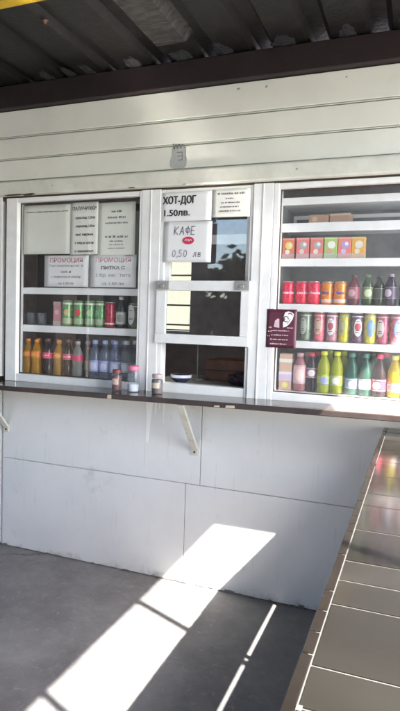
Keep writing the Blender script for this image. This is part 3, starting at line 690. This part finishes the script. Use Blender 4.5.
# bottles standing in a second row behind the first
NAMES = {}
for o in [o for o in col.objects if o.parent is None and o.get('category') == 'bottle']:
    zz = o.location.z
    if abs(zz-1.1335) > .002 and abs(zz-1.1125) > .002 or 'short dark' in o['label']: continue
    c = copy_tree(o); c.location.y += .082; c.location.x += jit.uniform(.012, .026); c.rotation_euler.z += jit.uniform(-.5, .5)
    NAMES[c] = o['label']
BACK = ('pink bottle half hidden behind the front pink bottle', 'dark cola bottle with red cap peeking out left of the lime bottles',
        'lime bottle peeking out between the two front lime bottles', 'lime bottle peeking out left of the front dark green bottles',
        'dark green bottle peeking out between the two front green bottles', 'dark green bottle peeking out left of the red capped front bottle',
        'red capped cola bottle half hidden behind the front red capped one', 'yellow drink bottle hidden behind the front bright yellow one',
        'orange drink bottle hidden behind the front one in the right window', 'dark cola bottle behind the last front bottle of the right window',
        'orange soda bottle hidden behind the leftmost one of the left window', 'orange soda bottle peeking out left of the first front cola bottle',
        'orange soda bottle peeking out between the second cola and its orange neighbour', 'dark cola bottle hidden behind the front cola between orange bottles',
        'dark cola bottle hidden behind the front cola beside the greyish bottle', 'greyish bottle hidden behind the front bottle with crimson label',
        'bluish water bottle hidden behind the middle one of the three', 'bluish water bottle hidden behind the one next to the clear bottles',
        'colourless water bottle hidden behind the left one of the clear pair', 'colourless water bottle hidden behind the right one by the post')
for c, l in zip(NAMES, BACK):
    c['label'] = l; c['group'] = 'back row of bottles on the bottom shelves'
# ------------------------------------------------------------------ on the ledge and in the hatch
ZL = 1.0748
def jar(x, y, label, lid_c, fill_c, lab_c, h, r, fill, group='jars on the ledge'):
    t = thing('jar', label, 'jar', (x, y, ZL+lz(x)), group)
    MB().lathe([(r*.9, 0), (r, .006), (r, h*.66), (r*.88, h*.76), (r*.80, h*.80), (r*.80, h*.84)], seg=32).build('glass', M['skin'], t)
    MB().lathe([(r*.86, .003), (r*.93, .008), (r*.93, h*fill)], seg=28).build('contents', paint(fill_c, .6), t)
    if lid_c: MB().lathe([(r*.90, h*.82), (r*.92, h*.84), (r*.92, h*.98), (r*.80, h)], seg=32).build('lid', paint(lid_c, .4), t)
    if lab_c: MB().patch(r+.0008, h*.30, h*.58, -.8, .8).build('label', paint(lab_c), t)
    return t
jar(-1.585, -.10, 'reddish brown sauce jar left of the pink lidded jar', (.16,.04,.04), (.14,.028,.022), (.42,.30,.26), .120, .028, .70)
jar(-1.480, -.10, 'clear jar with a pink lid and white contents at the bottom', (.50,.13,.20), (.74,.72,.74), None, .146, .033, .30)
jar(-1.328, -.11, 'brown glass jar with paper label below the hatch post', (.32,.25,.22), (.12,.07,.05), (.42,.36,.28), .108, .032, .72)
t = thing('ashtray_bowl', 'small blue and white bowl just inside the hatch', 'bowl', (-1.285, .12, 1.1305))
MB().lathe([(.030, 0), (.055, .018), (.060, .045), (.056, .045), (.050, .020), (.002, .008)], seg=32).build('bowl', M['bowlblue'], t)
MB().lathe([(.0605, .030), (.0615, .046), (.055, .0465)], seg=32, cap=False).build('rim', M['bowlwhite'], t)
t = thing('bread_box', 'orange brown wooden box on the worktop inside the hatch', 'box', (-1.03, .46, 1.1305))
c_ = MB(); c_.prism([(-.19, 0), (.19, 0), (.19, .118), (.176, .132), (-.176, .128), (-.19, .112)], -.12, .12)
c_.build('box_body', M['inside_warm'], t, .006)
MB().prism([(-.192, .060), (.192, .063), (.192, .068), (-.192, .065)], -.122, -.1205).build('lid_edge', M['brown_gap'], t)
t = thing('dark_bag', 'dark crumpled bag on the right of the hatch worktop', 'bag', (-.92, .20, 1.1305))
k = MB(); bmesh.ops.create_icosphere(k.bm, subdivisions=4, radius=1)
for v in k.bm.verts:
    q = 1+.28*noise.noise(v.co*2.1)+.12*noise.noise(v.co*5); v.co = Vector((v.co.x*.10*q, v.co.y*.07*q, max(0, .036+v.co.z*.042*q)))
for fa in k.bm.faces: fa.smooth = True
k.build('bag_body', paint((.03,.02,.03), .5), t)
MB().tube([(0, 0, .06), (.02, -.01, .085), (.05, -.01, .085), (.06, 0, .06)], .005).build('bag_handle', paint((.03,.02,.03), .5), t)
t = thing('steel_rod', 'thin pale upright rod behind the bowl in the hatch', 'rod', (-1.255, .30, 1.1305))
MB().tube([(0, 0, .0), (0, 0, .24)], .0035).lathe([(.03, 0), (.03, .006)], seg=20).build('rod', M['latch'], t)

# dark screen added on the left to cut light and dim reflections
t = thing('added_side_screen', 'dark brown boarded screen added at the far left to dim light and reflections', 'wall', (-4.35, -1.9, 0))
for i in range(18):
    MB().box(-.02, .02, -1.75+.195*i, -1.75+.195*i+.188, .0, 2.83).build('added_screen_board', M['cabinet_l'], t, .004)
# ------------------------------------------------------------------ what stands behind the viewer (seen only as reflections)
t = thing('cream_building', 'cream rendered building across the yard mirrored in the hatch glass', 'building', (-5.5, -7.2, -.06))
MB().box(-3.2, .55, -3, 0, 0, 4.2).build('wall', M['cream_wall'], t)
for x in (-2.4, -1.2, -.25): MB().box(x-.3, x+.3, .001, .03, 1.15, 2.25).build('window', M['dark'], t)
for zz in (.9, 2.5): MB().box(-3.25, .60, .001, .05, zz, zz+.05).build('string_course', M['beam'], t)
MB().box(-3.4, .75, -3.2, .3, 4.2, 4.35).build('roof', M['beam'], t)
t = thing('added_grey_building', 'plain grey two storey building added across the yard to dim reflections', 'building', (1.6, -8.0, -.06))  # added to give dim, even reflections in the right window
MB().box(-4.8, 5.5, -4, 0, 0, 6.4).build('wall', M['grey_render'], t)
for zz in (1.0, 3.9):
    for x in (-3.8, -2.0, 1.6, 3.4): MB().box(x-.5, x+.5, .001, .04, zz, zz+1.3).build('window', M['dark'], t)
MB().box(-.7, .3, .001, .05, 0, 2.1).build('door', M['beam'], t)
MB().box(-5.0, 5.7, -4.2, .3, 6.4, 6.6).build('roof', M['beam'], t)
def tree(x, y, hgt, rad, label, seed):
    rnd = random.Random(seed)
    t = thing('tree', label, 'tree', (x, y, -.06), 'trees across the yard')
    k = MB(); k.tube([(0,0,0), (.05,.02,hgt*.2), (-.03,.05,hgt*.4), (.02,0,hgt*.62)], [.17,.14,.11,.05])
    for i in range(6):
        a = i*1.05; k.tube([(0,0,hgt*(.3+.04*i)), (rad*.35*math.cos(a), rad*.35*math.sin(a), hgt*(.42+.04*i)), (rad*.7*math.cos(a), rad*.7*math.sin(a), hgt*(.52+.05*i))], [.07,.05,.02], 7)
    k.build('trunk', M['bark'], t)
    k = MB()
    cl = [Vector((rnd.gauss(0, rad*.45), rnd.gauss(0, rad*.45), hgt*rnd.uniform(.2, .95))) for _ in range(34)]
    for c in cl:
        s_ = rnd.uniform(.25, .5)*rad*.7
        for _ in range(90):
            p = c + Vector((rnd.gauss(0, s_*.5), rnd.gauss(0, s_*.5), rnd.gauss(0, s_*.4)))
            d = Vector((rnd.uniform(-1,1), rnd.uniform(-1,1), rnd.uniform(-.6,.6))).normalized(); u = d.orthogonal().normalized()
            a, b = d*.15, u*.085
            k.bm.faces.new([k.bm.verts.new(p-a), k.bm.verts.new(p+b), k.bm.verts.new(p+a), k.bm.verts.new(p-b)])
    k.build('crown', M['leaf'], t)
tree(-4.3, -10.6, 3.1, 1.5, 'low leafy tree in the gap between the two buildings across the yard', 1)
tree(-7.2, -3.0, 5.0, 2.2, 'leafy tree beyond the left end of the porch', 4)

# ------------------------------------------------------------------ light, sky, camera
S = Vector((-.83, .355, -1.0)).normalized()
sun = bpy.data.objects.new('sun', bpy.data.lights.new('sun', 'SUN')); col.objects.link(sun)
sun.data.energy = 3.6; sun.data.angle = R(.53); sun.data.color = (1, .965, .90)
sun.rotation_euler = S.to_track_quat('-Z', 'Y').to_euler(); sun.location = (6, -4, 8)
w = bpy.data.worlds.new('World'); sc.world = w; w.use_nodes = True
nt = w.node_tree; bg = nt.nodes['Background']
sky = nt.nodes.new('ShaderNodeTexSky'); sky.sky_type = 'NISHITA'; sky.sun_disc = False
sky.dust_density = 1.6; sky.sun_elevation = math.asin(-S.z); sky.sun_rotation = math.atan2(-S.x, -S.y)
nt.links.new(sky.outputs[0], bg.inputs[0]); bg.inputs[1].default_value = .15
cam = bpy.data.objects.new('camera', bpy.data.cameras.new('camera')); col.objects.link(cam); sc.camera = cam
F = Vector((-.359049, .931165, -.063368)); Rt = Vector((.931813, .361498, .032315)); U = Vector((-.052998, .047445, .997467))
cam.matrix_world = Matrix(((Rt.x, U.x, -F.x, 0), (Rt.y, U.y, -F.y, -2.917), (Rt.z, U.z, -F.z, 1.5), (0, 0, 0, 1)))
cam.data.sensor_fit = 'VERTICAL'; cam.data.sensor_height = 36; cam.data.lens = 568.12/711*36
cam.data.clip_start = .05; cam.data.clip_end = 600
vs = sc.view_settings; vs.view_transform = 'Standard'; vs.look = 'None'; vs.exposure = 3.58; vs.gamma = 1; vs.use_curve_mapping = False
sc.cycles.max_bounces = 12; sc.cycles.diffuse_bounces = 6; sc.cycles.transparent_max_bounces = 24
sc.cycles.use_denoising = True; sc.cycles.caustics_reflective = True; sc.cycles.blur_glossy = 0.0
sc.cycles.sample_clamp_indirect = 0
